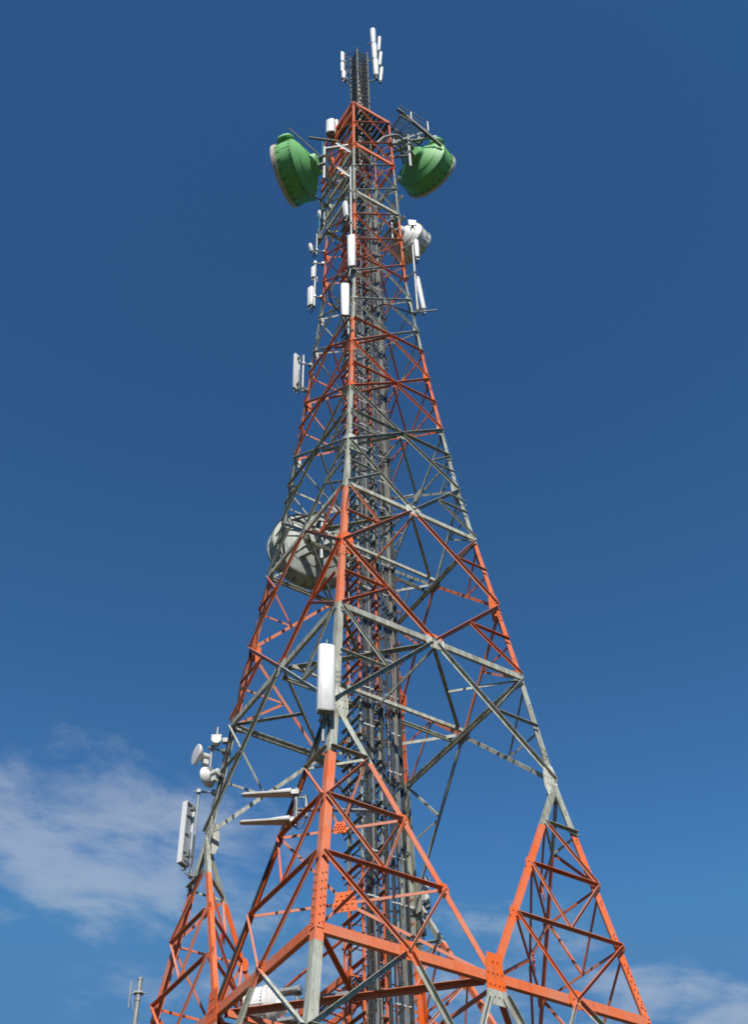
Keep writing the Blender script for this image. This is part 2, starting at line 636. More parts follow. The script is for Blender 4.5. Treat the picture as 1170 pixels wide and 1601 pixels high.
# --- inner faces of the four feet
for k in 'NRLB':
    q = corner(k, LV['n1'])
    fs = [f for f in FACES if k in f[:2]]
    M0, M1 = [(corner(f[0], LV['B1']) + corner(f[1], LV['B1'])) / 2 for f in fs]
    c = corner(k, LV['B1'])
    nrm = V((-c.x, -c.y, 0)).normalized()
    v0 = [lerp(q, M0, t) for t in TT] + [M0]
    v1 = [lerp(q, M1, t) for t in TT] + [M1]
    for i in range(3):
        L_('horizontal_strut', lerp(v0[i], v1[i], .02), lerp(v0[i], v1[i], .98), nrm, .07, .064, -.05)
        if i:
            m = lerp(v0[i], v1[i], .5)
            gus(m, -nrm, (v1[i] - v0[i]).normalized(), .58 if i == 2 else .34, .50 if i == 2 else .30, 4, 1.3, 'trap', .10)
            for vv in (v0, v1):
                L_('diagonal_strut', lerp(m, vv[i - 1], .05), lerp(m, vv[i - 1], .95), nrm, .064, .056, -.065)
            if i == 2:
                for vv in (v0, v1):
                    L_('diagonal_strut', lerp(m, vv[3], .05), lerp(m, vv[3], .95), nrm, .075, .064, -.065)

# --- plan bracing at the belts
for lev in ('B1', 'B2', 'B3', 'B4', 'B5', 'B6', 'B8'):
    z = LV[lev] - 0.02
    s = msize(z)
    mids = {}
    for (ka, kb, n) in FACES:
        mids[ka + kb] = (corner(ka, z) + corner(kb, z)) / 2 - n * .12
    ring = ['NR', 'RB', 'LB', 'NL']
    a, b = .14 * s, .13 * s
    for i in range(4):
        p, q = mids[ring[i]], mids[ring[(i + 1) % 4]]
        out = ((p + q) / 2); out.z = 0
        L_('plan_brace', lerp(p, q, .02), lerp(p, q, .98), out.normalized(), a, b, 0)
        if lev in ('B1', 'B2'):
            k = [c for c in 'NRLB' if c in ring[i] and c in ring[(i + 1) % 4]][0]
            ck = corner(k, z)
            L_('plan_brace', lerp(ck, (p + q) / 2, .06), (p + q) / 2, V((-out.y, out.x, 0)).normalized(), .1 * s, .1 * s, 0)
    if lev in ('B1', 'B2', 'B3'):
        for sg in (-1, 1):
            o = E2 * (sg * .32) - UP * .05
            CH('plan_brace', mids['NL'] + o + E1 * .05, mids['RB'] + o - E1 * .05, E2 * sg, .16 * s, .07, 0)
    if z < LV['B4'] + 1:
        L_('plan_brace', mids['NR'] - UP * .16, mids['LB'] - UP * .16, E1, a * .9, b * .9, 0)

# --- heavy node-level beams of the head section and the overhanging dish support beams
for lev, hh in (('top', .26), ('n12', .26), ('n10', .22)):
    for (ka, kb, n) in FACES:
        A, B = corner(ka, LV[lev]), corner(kb, LV[lev])
        ov = .30 if (ka, kb) == ('N', 'L') else 0.0
        CH('head_beam', lerp(A, B, 0.0), lerp(A, B, 1.0 + ov), n, hh * .8, .10, 0.05)
for dz, ln in ((-1.05, .30), (-3.55, .30), (-5.2, .34), (-6.5, .36), (-7.9, .36)):
    z = LV['top'] + dz
    A, B = corner('N', z), corner('L', z)
    CH('head_beam', lerp(A, B, .02), lerp(A, B, 1.0 + ln), -E1, .19, .11, 0.07)
for dz in (-1.4, -3.2, -5.0):
    z = LV['n12'] + dz
    A, B = corner('R', z), corner('B', z)
    CH('head_beam', lerp(A, B, -.12), lerp(A, B, 1.1), E1, .16, .08, 0.07)

for kind, lst in members.items():
    lst.sort(key=lambda t: -t[0])
    mat = M_GUSSET if kind == 'gusset_plate' else M_WORN if kind in ('diagonal_strut', 'horizontal_strut', 'secondary_brace', 'diagonal_brace', 'cross_brace') else M_TOWER
    for _, fn in lst[:100]:
        mb = MB(); fn(mb); mb.build(kind, mat, tower)
    if lst[100:]:
        mb = MB()
        for _, fn in lst[100:]:
            fn(mb)
        tag(mb.build(kind, mat, tower), None, None, None, 'stuff')

# top deck of the head
mb = MB()
zt = LV['top'] - .1
w_ = width(zt) / math.sqrt(2)
for i in range(9):
    f = (i + .5) / 9 * 2 - 1
    mb.bar(E1 * (f * w_) - E2 * w_ + UP * zt, E1 * (f * w_) + E2 * w_ + UP * zt, .16, .03, E1)
mb.build('deck_grating', M_DARKSTEEL, tower)

# ------------------------------------------------------------------ cable ladder and its cables
def TW(u, v, z):
    p = E1 * u + E2 * v
    return V((p.x, p.y, z))


ladder = thing('cable_ladder', 'vertical cable ladder with bracket rungs up the middle of the tower', 'cable ladder', (0, 0, 0))
ZL0, ZL1 = 1.0, 59.6
for (u, v) in ((-.52, .68), (-.52, .0), (.14, .02), (.14, .68), (.90, .05), (.90, .66)):
    mb = MB()
    d1 = E1 * (1 if u < .5 else -1)
    mb.sweep([(0, 0), (.06, 0), (.06, .008), (.008, .008), (.008, .06), (0, .06)], [(TW(u, v, ZL0), d1, E2), (TW(u, v, ZL1), d1, E2)])
    mb.build('upright', M_TOWER, ladder)
z = 2.0
i = 0
while z < 59.4:
    mb = MB()
    for u, v0, v1 in ((-.54, -.14, .92), (.12, -.14, .74), (.93, -.08, .74)):
        angle_bar(mb, TW(u, v0, z), TW(u, v1, z), E1 * (-1 if u < .5 else 1), .08, .07, .008, 0)
        if u < .5:
            angle_bar(mb, TW(u, v0, z - .15), TW(u, v1, z - .15), E1, .06, .06, .008, .02)
    mb.bar(TW(-.56, -.03, z + .1), TW(1.08, -.03, z + .1), .03, .008, UP)
    mb.bar(TW(-.56, .72, z + .05), TW(1.0, .72, z + .05), .035, .008, UP)
    if i % 2 == 0:
        mb.bar(TW(-.54, .70, z + .06), TW(.14, .70, z + .66), .045, .008, UP)
    else:
        mb.bar(TW(.14, .70, z + .06), TW(-.54, .70, z + .66), .045, .008, UP)
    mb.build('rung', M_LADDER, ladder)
    z += .68
    i += 1

B_LEFT = [(-.42, -.09), (-.345, -.085), (-.27, -.095), (-.195, -.088), (-.12, -.092)]
B_RIGHT = [(.36, -.09), (.45, -.086), (.545, -.094), (.615, -.088), (.685, -.091), (.755, -.087), (.825, -.092), (.65, -.148), (.79, -.147)]
B_MID = [(.17, -.08), (.225, -.085)]
B_BACK = [(.33, .08), (.40, .60), (-.05, .55)]


def cable(u, v, r, z1, mat, label, group):
    mb = MB()
    pts = []
    ph = random.random() * 6
    z = ZL0
    while z < z1:
        pts.append(TW(u + .016 * math.sin(z * .9 + ph) + .008 * math.sin(z * 2.3 + ph * 3), v + .010 * math.sin(z * .7 + ph * 2), z))
        z += 1.3
    pts.append(TW(u, v, z1))
    mb.tube(pts, r, 8)
    tag(mb.build('feeder_cable', mat, None, True), label, 'cable', group)


for i, (u, v) in enumerate(B_LEFT):
    cable(u, v, .029, 44 + 2.0 * (i % 4), M_GREYCABLE if i == 3 else M_BLACK, 'single grey feeder cable in the left bundle strapped to the cable ladder' if i == 3 else 'black feeder cable in the left bundle strapped to the cable ladder', None if i == 3 else 'feeder cables of the left bundle')
for i, (u, v) in enumerate(B_RIGHT):
    cable(u, v, .031, 52 + 1.5 * (i % 4), M_BLACK if i % 4 != 3 else M_GREYCABLE,
          'grey feeder cable in the right bundle strapped to the cable ladder' if i % 4 == 3 else 'black feeder cable in the right bundle strapped to the cable ladder',
          'grey feeder cables of the right bundle' if i % 4 == 3 else 'feeder cables of the right bundle')
for i, (u, v) in enumerate(B_MID):
    cable(u, v, .032, 57, M_BLACK, 'thick black cable in the narrow middle run between the two bundles', 'cables of the middle run')
for i, (u, v) in enumerate(B_BACK):
    cable(u, v, .022, 56, M_GREYCABLE, 'thin grey cable running alone behind the cable bundles', 'single cables behind the bundles')
mb = MB()
mb.tube([TW(-.56, .5, ZL0), TW(-.56, .5, 58)], .012, 6)
tag(mb.build('safety_line', M_BLACK), 'thin dark fall arrest line left of the cable ladder', 'safety line')
z = 2.45
i = 0
while z < 55:
    mb = MB()
    for lst in ((B_LEFT[:5], B_RIGHT[:7]) if z < 46 else (B_RIGHT[:7],)):
        mb = MB()
        for (u, v) in lst:
            mb.lathe([(-.018, .036), (.018, .036)], TW(u, v - .004, z + .006 * (lst.index((u, v)) % 3)), UP, 8)
        mb.build('cable_clamp', M_TIE, ladder)
    z += 1.36 if z < 20 else .68 * 2
    i += 1

# horizontal cable bridge leaving the ladder towards the back
zb = LV['B1'] + 2.0
br = thing('cable_bridge', 'dark orange horizontal cable bridge with hand rails leaving the ladder near the bottom', 'cable bridge', TW(-.2, 1, zb))
for u in (-.75, .25):
    mb = MB()
    mb.bar(TW(u, .2, zb), TW(u, 9.0, zb), .18, .07, UP)
    mb.build('rail_beam', M_TOWER, br)
    mb = MB()
    for q in range(6):
        mb.bar(TW(u, .5 + q * 1.6, zb + .09), TW(u, .5 + q * 1.6, zb + 1.05), .05, .05, E1)
    mb.bar(TW(u, .2, zb + 1.05), TW(u, 9.0, zb + 1.05), .06, .06, E1)
    mb.build('hand_rail', M_TOWER, br)
mb = MB()
for q in range(22):
    mb.bar(TW(-.72, .3 + q * .4, zb - .03), TW(.22, .3 + q * .4, zb - .03), .06, .03, E2)
mb.build('tread', M_TOWER, br)
for q in range(5):
    mb = MB()
    pts = [TW(-.4 + q * .1, .0, zb - 2.2), TW(-.4 + q * .1, .05, zb - .5), TW(-.42 + q * .1, .5, zb + .05), TW(-.42 + q * .1, 1.4, zb + .07), TW(-.42 + q * .1, 8.9, zb + .07)]
    mb.tube(pts, .03, 8)
    tag(mb.build('bridge_cable', M_BLACK if q % 2 else M_GREYCABLE, None, True), ('black' if q % 2 else 'grey') + ' cable bending from the ladder onto the horizontal cable bridge', 'cable', ('black' if q % 2 else 'grey') + ' cables lying on the cable bridge')


# ------------------------------------------------------------------ antennas
def az(x, y):
    return V((x, y, 0)).normalized()


def rrect(w, d, r=.25, k=3):
    """rounded front, square back: profile for a panel radome (x across, y front)"""
    rr = r * min(w, d)
    pts = [(-w / 2, -d / 2), (w / 2, -d / 2)]
    for i in range(k + 1):
        a = i / k * PI / 2
        pts.append((w / 2 - rr + rr * math.cos(a), d / 2 - rr + rr * math.sin(a)))
    for i in range(k + 1):
        a = PI / 2 + i / k * PI / 2
        pts.append((-w / 2 + rr + rr * math.cos(a), d / 2 - rr + rr * math.sin(a)))
    return pts


def panel(label, px, pyb, pyt, Y, w, d, n, lean=0.0, group=None, pole=None, stub=False, pole_side=None, tray=False, cable_len=.4, brack=True, side=0.0):
    """sector antenna: bottom centre at the pixel on plane Y, top at row pyt, facing n"""
    p = at(px, pyb, Y)
    zt = zat(p.x, p.y, pyt)
    h = zt - p.z
    t = thing('panel_antenna', label, 'antenna', p, group)
    s = n.cross(UP)
    up = (UP + n * lean + s * side).normalized()
    prof = rrect(w, d, .45 if not tray else .15)
    mb = MB()
    fr = [(p, s, n, .93), (p + up * .015, s, n, 1.0), (p + up * (h - .015), s, n, 1.0), (p + up * h, s, n, .93)]
    if tray:
        # shallow tray: front and lips, open at the back
        k = .012
        pr = [(-w / 2, -d / 2), (-w / 2, d / 2), (w / 2, d / 2), (w / 2, -d / 2), (w / 2 - k, -d / 2), (w / 2 - k, d * .32), (-w / 2 + k, d * .32), (-w / 2 + k, -d / 2)]
        mb.sweep(pr, [(p, s, n), (p + up * h, s, n)])
        for zz in (0.006, h - .006):
            mb.box(p + up * zz, s, n, up, w - .03, d - .012, .012)
        mb.build('radome', M_WHITE, t, False)
        mb = MB()
        mb.box(p + up * (h / 2) + n * (-.1 * d), s, n, up, w - .03, .012, h - .04)
        for q in range(3):
            mb.box(p + up * (h * (.2 + .3 * q)) - n * (.2 * d), s, n, up, w * .5, .05, .06)
        mb.build('back_plate', M_PANELBACK, t)
    else:
        mb.sweep(prof, fr)
        mb.build('radome', M_WHITE, t, True)
        mb = MB()
        mb.sweep([(a * .9, b * .9) for a, b in prof], [(p - up * .02, s, n), (p + up * .0, s, n)])
        mb.build('end_cap', M_GREYCABLE, t)
    mb = MB()
    mb.box(p - up * .012, s, n, up, w * .6, .05, .02)
    for q in (-.25, .2):
        mb.lathe([(-.09, .018), (0, .022)], p + s * (q * w) - up * .0, up, 8)
    mb.build('connector', M_GALV, t, True)
    if brack:
        mb = MB()
        for q in (-.25, .2):
            c0 = p + s * (q * w) - up * .09
            bk_ = -n * (d / 2 + .16)
            pts = [c0, c0 - up * .10 + bk_ * .08, c0 - up * (.19 + .1 * q) + bk_ * .4, c0 - up * .13 + bk_ * .85, c0 + up * .12 + bk_ * 1.0, c0 + up * .5 * h + bk_ * 1.02]
            sm = []
            for i_ in range(len(pts) - 1):
                a0, a1, a2, a3 = pts[max(0, i_ - 1)], pts[i_], pts[i_ + 1], pts[min(len(pts) - 1, i_ + 2)]
                for k_ in range(4):
                    t_ = k_ / 4
                    sm.append(.5 * ((2 * a1) + (a2 - a0) * t_ + (2 * a0 - 5 * a1 + 4 * a2 - a3) * t_ ** 2 + (3 * a1 - a0 - 3 * a2 + a3) * t_ ** 3))
            mb.tube(sm + [pts[-1]], .014, 6)
            mb.build('jumper', M_BLACK, t, True)
            mb = MB()
    if stub:
        mb = MB()
        mb.tube([p + up * h, p + up * (h + .22)], .025, 8)
        mb.build('stub', M_GALV, t, True)
    if brack:
        bk = p - n * (d / 2 + .10)
        for q in (.12, .88):
            mb = MB()
            c = p + up * (h * q) - n * (d / 2 + .05)
            mb.box(c, s, n, up, w * .35, .12, .07)
            mb.box(c - n * .06, s, n, up, .14, .04, .11)
            for sg in (-1, 1):
                mb.tube([c + s * (sg * .055) - n * .12, c + s * (sg * .055) + n * .0], .009, 5)
            mb.build('bracket', M_GALV, t)
    return t, p, h


def pole_at(label, px, pyb, pyt, Y, r, arms=(), group=None, name='mounting_pole'):
    """vertical pipe; arms: (row, leg point) pairs joining it to the tower"""
    p = at(px, pyb, Y)
    zt = zat(p.x, p.y, pyt)
    t = thing(name, label, 'mounting pole', p, group)
    mb = MB()
    mb.tube([p, V((p.x, p.y, zt))], r, 10)
    mb.build('pipe', M_GALV, t, True)
    for py, target in arms:
        c = V((p.x, p.y, zat(p.x, p.y, py)))
        q = V((target.x, target.y, c.z + (target.z if False else 0)))
        d = (q - c).normalized()
        mb = MB()
        mb.tube([c - d * .12, q + d * .05], r * .8, 8)
        for cc in (c, q - d * .06):
            mb.box(cc, d, d.cross(UP), UP, .09, .16, .11)
            for sg in (-1, 1):
                mb.tube([cc + UP * (.04 * sg) - d.cross(UP) * .1, cc + UP * (.04 * sg) + d.cross(UP) * .1], .01, 5)
        mb.build('arm', M_GALV, t)
    return t, p, zt


def drum(name, label, org, ax, R, cone, shroud, mat, rimmat, radmat, springs=True, cat='dish antenna', struts=False, rimw=.08):
    """shrouded microwave dish: org = centre of the reflector edge, ax = pointing direction"""
    t = thing(name, label, cat, org - UP * R)
    mb = MB()
    pr = [(-cone, R * .20), (-cone * .97, R * .26)]
    for i in range(9):
        f = .28 + .72 * i / 8
        pr.append((-cone * (1 - f ** 1.7) * .98, R * f))
    mb.lathe(pr, org, ax, 56)
    for rr in (.62, .97):
        pass
    mb.build('reflector', mat, t, True)
    mb = MB()
    mb.lathe([(-.02, R * 1.025), (.03, R * 1.025), (.03, R * 1.0), (shroud, R * 1.0), (shroud, R * .98), (.0, R * .98), (-.02, R * .98)], org, ax, 64, False, False)
    # bolted seams along the shroud
    h = (UP - ax * UP.dot(ax)).normalized()
    g = ax.cross(h)
    for i in range(40):
        a = 2 * PI * i / 40
        rad = h * math.cos(a) + g * math.sin(a)
        mb.bolt(org + ax * .09 + rad * R * 1.0, rad, .022, .03)
    for i in range(6):
        a = 2 * PI * (i + .35) / 6
        rad = h * math.cos(a) + g * math.sin(a)
        tan = ax.cross(rad)
        mb.box(org + ax * (shroud * .5) + rad * (R + .004), tan, ax, rad, .03, shroud * .96, .014)
    mb.mat = 1
    for i in range(22 if springs else 0):
        a = 2 * PI * (i + .5 + .12 * math.sin(i * 5.1)) / 22
        rad = h * math.cos(a) + g * math.sin(a)
        tan = ax.cross(rad)
        for q in (-.05, .05):
            mb.tube([org + ax * (shroud - .26) + rad * (R + .008), org + ax * (shroud - .02) + rad * (R + .012) + tan * q * .7], .007, 4)
    mb.build('shroud', [mat, M_RUST], t, True)
    mb = MB()
    mb.lathe([(shroud - .02, R * 1.0), (shroud - .02, R * 1.03), (shroud + rimw, R * 1.03), (shroud + rimw, R * .97), (shroud + .03, R * .97)], org, ax, 64, False, False)
    mb.build('rim', rimmat, t, True)
    mb = MB()
    mb.lathe([(shroud + .02, R * .975), (shroud + .05, R * .7), (shroud + .06, R * .3)], org, ax, 48)
    mb.build('radome', radmat, t, True)
    # hub and pipe mount behind the reflector
    mb = MB()
    mb.lathe([(-cone - .16, R * .30), (-cone - .10, R * .34), (-cone * .86, R * .36), (-cone * .8, R * .36)], org, ax, 32)
    mb.build('hub', mat, t, True)
    mb = MB()
    for i in range(8 if struts else 0):
        a = 2 * PI * i / 8
        rad = h * math.cos(a) + g * math.sin(a)
        mb.tube([org - ax * (cone * .93) + rad * (R * .35), org - ax * (cone * .42) + rad * (R * .74)], .022, 6)
    mb.lathe([(-cone * .45, R * .73), (-cone * .40, R * .76), (-cone * .36, R * .76)], org, ax, 40, False, False)
    mb.build('back_ring', mat, t)
    return t


# --- green drum dishes on the head
def dish_mount(t, org, ax, cone, R, pipe_h, legpts):
    c = org - ax * (cone + .42)
    mb = MB()
    mb.tube([c - UP * pipe_h * .55, c + UP * pipe_h * .45], .075 if R > 1 else .05, 12)
    mb.build('mount_pipe', M_GALV, t, True)
    mb = MB()
    for dz in (-.38, .38):
        mb.box(c + UP * dz + ax * .2, ax, ax.cross(UP), UP, .5, .3, .08)
        mb.box(c + UP * dz, ax, ax.cross(UP), UP, .2, .26, .14)
        mb.build('clamp', M_GALV, t)
        mb = MB()
    for q, dz in legpts:
        mb = MB()
        a = c + UP * dz
        angle_bar(mb, a, q, UP, .13, .11, .012, 0)
        mb.build('support_arm', M_GALV, t)
    return c


aL = az(-.93, .36)
oL = at(474, 265, -.7)
tL = drum('drum_dish', 'green shrouded microwave dish on the left side of the tower head', oL, aL, 1.47, .66, .80, M_GREEN, M_RIM, M_WHITE, rimw=.19)
lc = corner('L', LV['n12'])
lc2 = corner('N', LV['n12'])
dish_mount(tL, oL, aL, .66, 1.47, 3.0, [(V((lc.x + .3, lc.y - .3, oL.z + 1.0)), 1.0), (V((lc.x + .1, lc.y - .6, oL.z - .9)), -.9), (V((lc2.x - .1, lc2.y + .3, oL.z + 1.1)), 1.1),
                                      (V((lc.x + .3, lc.y + .2, oL.z - .2)), -.2)])
mb = MB()
q = oL + aL * .3 - UP * 1.45
mb.tube([oL + aL * .05 - UP * 1.55, V((lc.x, lc.y, oL.z - 1.6))], .03, 8)
mb.build('stay_rod', M_DARKSTEEL, tL, True)
mb = MB()
angle_bar(mb, at(483, 216, oL.y - 1.0), at(530, 222, -1.0), UP, .10, .08, .012, 0)
mb.build('stay_bar', M_DARKSTEEL, tL)
mb = MB()
mb.tube([at(452, 201, oL.y - 1.2), at(500, 243, oL.y - .9)], .035, 8)
mb.build('lightning_rod', M_DARKSTEEL, tL)


def hood(t, o, a, R, along, r):
    """bulging vent cap on the upper near side of the shroud"""
    d = V((0, -.80, .60))
    d = (d - a * d.dot(a)).normalized()
    mb = MB()
    mb.lathe([(-.35, r * .2), (-.12, r * .95), (.06, r), (.06, r * .9), (.10, r * .9), (.10, r * 1.06), (.22, r * 1.03), (.32, r * .7), (.36, r * .3)], o + a * along + d * R, d, 32)
    mb.build('vent_hood', M_GREEN, t, True)


hood(tL, oL, aL, 1.47, .38, .38)

aR = az(.60, .80)
oR = at(659, 256, .9)
tR = drum('drum_dish', 'green shrouded microwave dish on the right side below the railed platform', oR, aR, 1.40, .58, .78, M_GREEN, M_RIM, M_WHITE, rimw=.13)
rc = corner('R', LV['n12'])
dish_mount(tR, oR, aR, .58, 1.40, 3.2, [(V((rc.x - .1, rc.y + .2, oR.z + .9)), .9), (V((rc.x - .1, rc.y + .5, oR.z - .7)), -.7), (V((rc.x - .6, rc.y + .9, oR.z + .2)), .2)])
hood(tR, oR, aR, 1.40, .14, .36)
mb = MB()
angle_bar(mb, at(621, 171, rc.y - .3), at(690, 229, rc.y + .3), UP, .15, .12, .012, 0)
mb.build('stay_rod', M_DARKSTEEL, tR, True)

# --- white drum dish right of the shaft
l8 = corner('R', LV['B8'])
aW = az(.62, .78)
oW = at(633, 374, l8.y + 1.1)
tW = drum('drum_dish', 'white shrouded dish bracketed to the right side below the green ones', oW, aW, .95, .45, .60, M_WHITE, M_OFFWHITE, M_WHITE)
dish_mount(tW, oW, aW, .5, .95, 2.0, [(V((l8.x - .15, l8.y + .25, oW.z + .6)), .6), (V((l8.x - .1, l8.y + .25, oW.z - .6)), -.6)])

# --- big off white dish behind the left face
aB = az(-.36, .93)
l3 = leg_y('L', 860)
oB = at(491, 854, l3.y + .6)
tB = drum('drum_dish', 'large off white shrouded dish behind the lattice on the left of the tower', oB, aB, 1.48, .42, .52, M_PALE, M_PALE, M_PALE, struts=True)
c3 = corner('L', oB.z)
c4 = corner('B', oB.z)
dish_mount(tB, oB, aB, .45, 1.42, 2.6, [(lerp(c3, c4, .1) + UP * .9, .9), (lerp(c3, c4, .55) + UP * .9, .9), (lerp(c3, c4, .15) - UP * .9, -.9)])

# --- small white drum at the bottom behind the left face
aD = az(-.97, .22)
oD = at(423, 1577, .6)
tD = drum('drum_dish', 'white drum dish low between the left foot and the near leg', oD, aD, .54, .26, .46, M_WHITE, M_WHITE, M_WHITE, False)
dish_mount(tD, oD, aD, .26, .54, .7, [(TW(-.5, .3, oD.z), 0.0)])

# ------------------------------------------------------------------ sector panels
pN = leg_y('N', 1110)
panel('big white sector panel clamped in front of the near leg at mid height', 510, 1113, 1011, pN.y - .35, .44, .24, az(.22, -.97), stub=True)
pole_at('short grey pole under the big white panel on the near leg', 505, 1160, 1100, pN.y - .12, .045, [(1128, pN)])
pN2 = leg_y('N', 418)
panel('white sector panel on the near leg just below the slim grey pole', 550, 417, 369, pN2.y - .3, .32, .16, az(-.15, -.98))
pole_at('slim grey pole standing above the upper near leg panel', 549.5, 372, 262, pN2.y - .22, .05, [(300, corner('N', LV['n10'])), (350, corner('N', LV['n9']))])
panel('narrow white panel beside the slim grey pole turned to the left', 541, 339, 318, pN2.y - .1, .24, .12, az(-.75, -.66), lean=.06)
pN3 = leg_y('N', 494)
panel('white sector panel with curved black cables on the near leg', 540, 494, 445, pN3.y - .35, .33, .17, az(.08, -.99))
pole_at('short pole with red plug under the panel with curved cables', 545, 523, 492, pN3.y - .2, .04, [(512, pN3)])

pL5 = leg_y('L', 590)
panel('flat white panel held out left of the tower at half height', 462, 609, 556, pL5.y - .1, .29, .12, az(-.78, .62), lean=.0)
pole_at('grey pipe behind the flat white panel left of the tower', 473, 612, 556, pL5.y - .1, .045, [(569, leg_y('L', 569)), (608, leg_y('L', 608))])
pL6 = leg_y('L', 470)
panel('white panel at the foot of the thin left pole', 485, 478, 450, pL6.y - .1, .27, .15, az(-.55, -.83))
panel('small white panel higher on the thin left pole', 489.5, 434, 418, pL6.y - .1, .2, .12, az(-.55, -.83))
pole_at('thin grey left pole carrying two white panels', 491.5, 479, 408, pL6.y - .05, .05, [(412, leg_y('L', 412)), (464, leg_y('L', 464))])

pL1 = leg_y('L', 1330)
panel('tall white tray shaped panel with open back left of the left foot', 286, 1352, 1257, pL1.y - .1, .36, .17, az(-.86, .50), tray=True)
pole_at('long pale pole holding the tray shaped panel on the left', 298, 1372, 1236, pL1.y - .12, .035, [(1238, leg_y('L', 1238)), (1369, leg_y('L', 1330))])

pR8 = leg_y('R', 480)
panel('slim white panel leaning right of the tower above the crossbar', 664, 484, 431, pR8.y - .1, .2, .13, az(.8, -.5), lean=-.075)
panel('small white panel in front of the white drum dish', 653, 402, 376, pR8.y - .35, .2, .13, az(.3, -.95))
panel('small flat white panel above the white drum dish', 645.5, 352, 343, pR8.y - .1, .36, .06, az(.1, -.9), lean=-.1)
pole_at('long galvanised pole right of the tower from drum dish to crossbar', 653.5, 488, 377, pR8.y - .2, .05, [(382, leg_y('R', 382)), (427, leg_y('R', 427)), (486, leg_y('R', 486))])
mb = MB()
c = at(654, 488, pR8.y - .2)
mb.tube([c + V((-.35, 0, -.04)), c + V((.75, .0, .12))], .035, 8)
tag(mb.build('crossbar', M_GALV, None, True), 'short galvanised crossbar at the foot of the long right pole', 'crossbar')

# panels behind the back leg
pB = leg_y('B', 1390)
panel('white panel peeking out right of the back leg', 668, 1420, 1373, pB.y + .4, .26, .14, az(.5, .8))
panel('second white panel lower on the back leg beside the cables', 660, 1462, 1425, pB.y + .3, .3, .14, az(.3, .9))

# boxes and small gear near the head on the left
pT = corner('L', LV['top'])
panel('stubby white box antenna above the top left beam', 517, 209, 190, pT.y - .6, .46, .34, az(-.25, -.95))
panel('narrow white box antenna partly hidden beside the stubby one', 526, 207, 189, pT.y - .3, .2, .2, az(-.1, -1))
for i, (px, pyb, pyt, lab) in enumerate(((505, 330, 320, 'tiny tilted white panel highest on the upper left edge'), (502, 343, 333, 'tiny white panel beside the teal whip'),
                                         (487, 393, 384, 'tiny white box on the bracket below the teal whip'))):
    q = leg_y('L', pyb)
    panel(lab, px, pyb, pyt, q.y - .1, .17, .1, az(-.7, -.7), lean=.25, brack=True)
for (px, pyb, pyt, lab) in ((507, 352, 326, 'short dark mounting pipe below the left green dish'), (495, 398, 366, 'short thin pipe on the left edge beside the tiny white box')):
    q = leg_y('L', pyb)
    pole_at(lab, px, pyb, pyt, q.y - .1, .035, [(pyb - 6, leg_y('L', pyb - 6))])
q = leg_y('L', 360)
w0 = at(499, 372, q.y - .2)
t = thing('whip_antenna', 'teal whip antenna on an arm left of the upper shaft', 'antenna', w0)
mb = MB()
mb.tube([w0, V((w0.x, w0.y, zat(w0.x, w0.y, 333)))], .03, 8)
mb.build('rod', M_TEAL, t, True)
mb = MB()
mb.tube([w0, leg_y('L', 345)], .03, 8)
mb.lathe([(-.1, .06), (.12, .06)], w0, UP, 10)
mb.build('arm', M_DARKSTEEL, t)
w1 = at(504, 262, pT.y - .5)
t = thing('whip_antenna', 'teal whip antenna behind the beams near the left green dish', 'antenna', w1)
mb = MB()
mb.tube([w1, V((w1.x, w1.y, zat(w1.x, w1.y, 222)))], .035, 8)
mb.build('rod', M_TEAL, t, True)
mb = MB()
mb.lathe([(-.12, .07), (.1, .07)], w1, UP, 10)
mb.tube([w1, corner('L', w1.z)], .03, 8)
mb.build('arm', M_DARKSTEEL, t)


# --- small dishes on the left leg
def small_dish(label, px, py, Y, R, ax, back):
    o = at(px, py, Y)
    t = thing('small_dish', label, 'dish antenna', o - UP * R)
    mb = MB()
    mb.lathe([(.0, R), (.03, R * 1.02), (.05, R * .98), (.06, R * .5)], o, ax, 40)
    mb.build('radome', M_WHITE, t, True)
    mb = MB()
    mb.lathe([(-R * .55, R * .22), (-R * .5, R * .35), (-R * .3, R * .72), (-R * .1, R * .95), (0, R * 1.0)], o, ax, 40)
    mb.build('reflector', M_WHITE, t, True)
    mb = MB()
    mb.lathe([(-R * .55 - .26, .10), (-R * .55 - .24, .12), (-R * .55, .12)], o, ax, 20)
    mb.box(o - ax * (R * .55 + .1) - UP * .16, ax, ax.cross(UP), UP, .16, .14, .2)
    mb.build('radio_unit', M_OFFWHITE, t, True)
    mb = MB()
    c = o - ax * (R * .55 + .16)
    mb.box(c + ax.cross(UP) * .12, ax, ax.cross(UP), UP, .16, .22, .12)
    for sg in (-1, 1):
        mb.tube([c + UP * (.05 * sg), c + UP * (.05 * sg) + ax.cross(UP) * .4], .012, 5)
    mb.build('clamp', M_GALV, t)
    return o


q1 = leg_y('L', 1180)
small_dish('small white dish facing left beside the left leg, upper of two', 308, 1180, q1.y - .25, .31, az(-.86, -.50), True)
small_dish('small white dish turned away below the left facing one', 325, 1215, q1.y - .1, .31, az(-.80, .55), False)
pole_at('short pale pipe between the two small left dishes', 328, 1205, 1170, q1.y - .2, .04, [(1170, leg_y('L', 1168)), (1204, leg_y('L', 1206))])
pole_at('short pipe with clamps above the two small left dishes', 338, 1166, 1138, leg_y('L', 1150).y - .2, .04, [(1154, leg_y('L', 1154))])
o = at(338, 1160, leg_y('L', 1150).y - .25)
t = thing('radio_unit', 'pale bucket shaped radio unit hanging above the two small left dishes', 'radio unit', o)
mb = MB()
mb.lathe([(-.16, .07), (-.12, .11), (.12, .13), (.14, .15), (.17, .15)], o, az(.1, -.9), 20)
mb.build('body', M_OFFWHITE, t, True)
mb = MB()
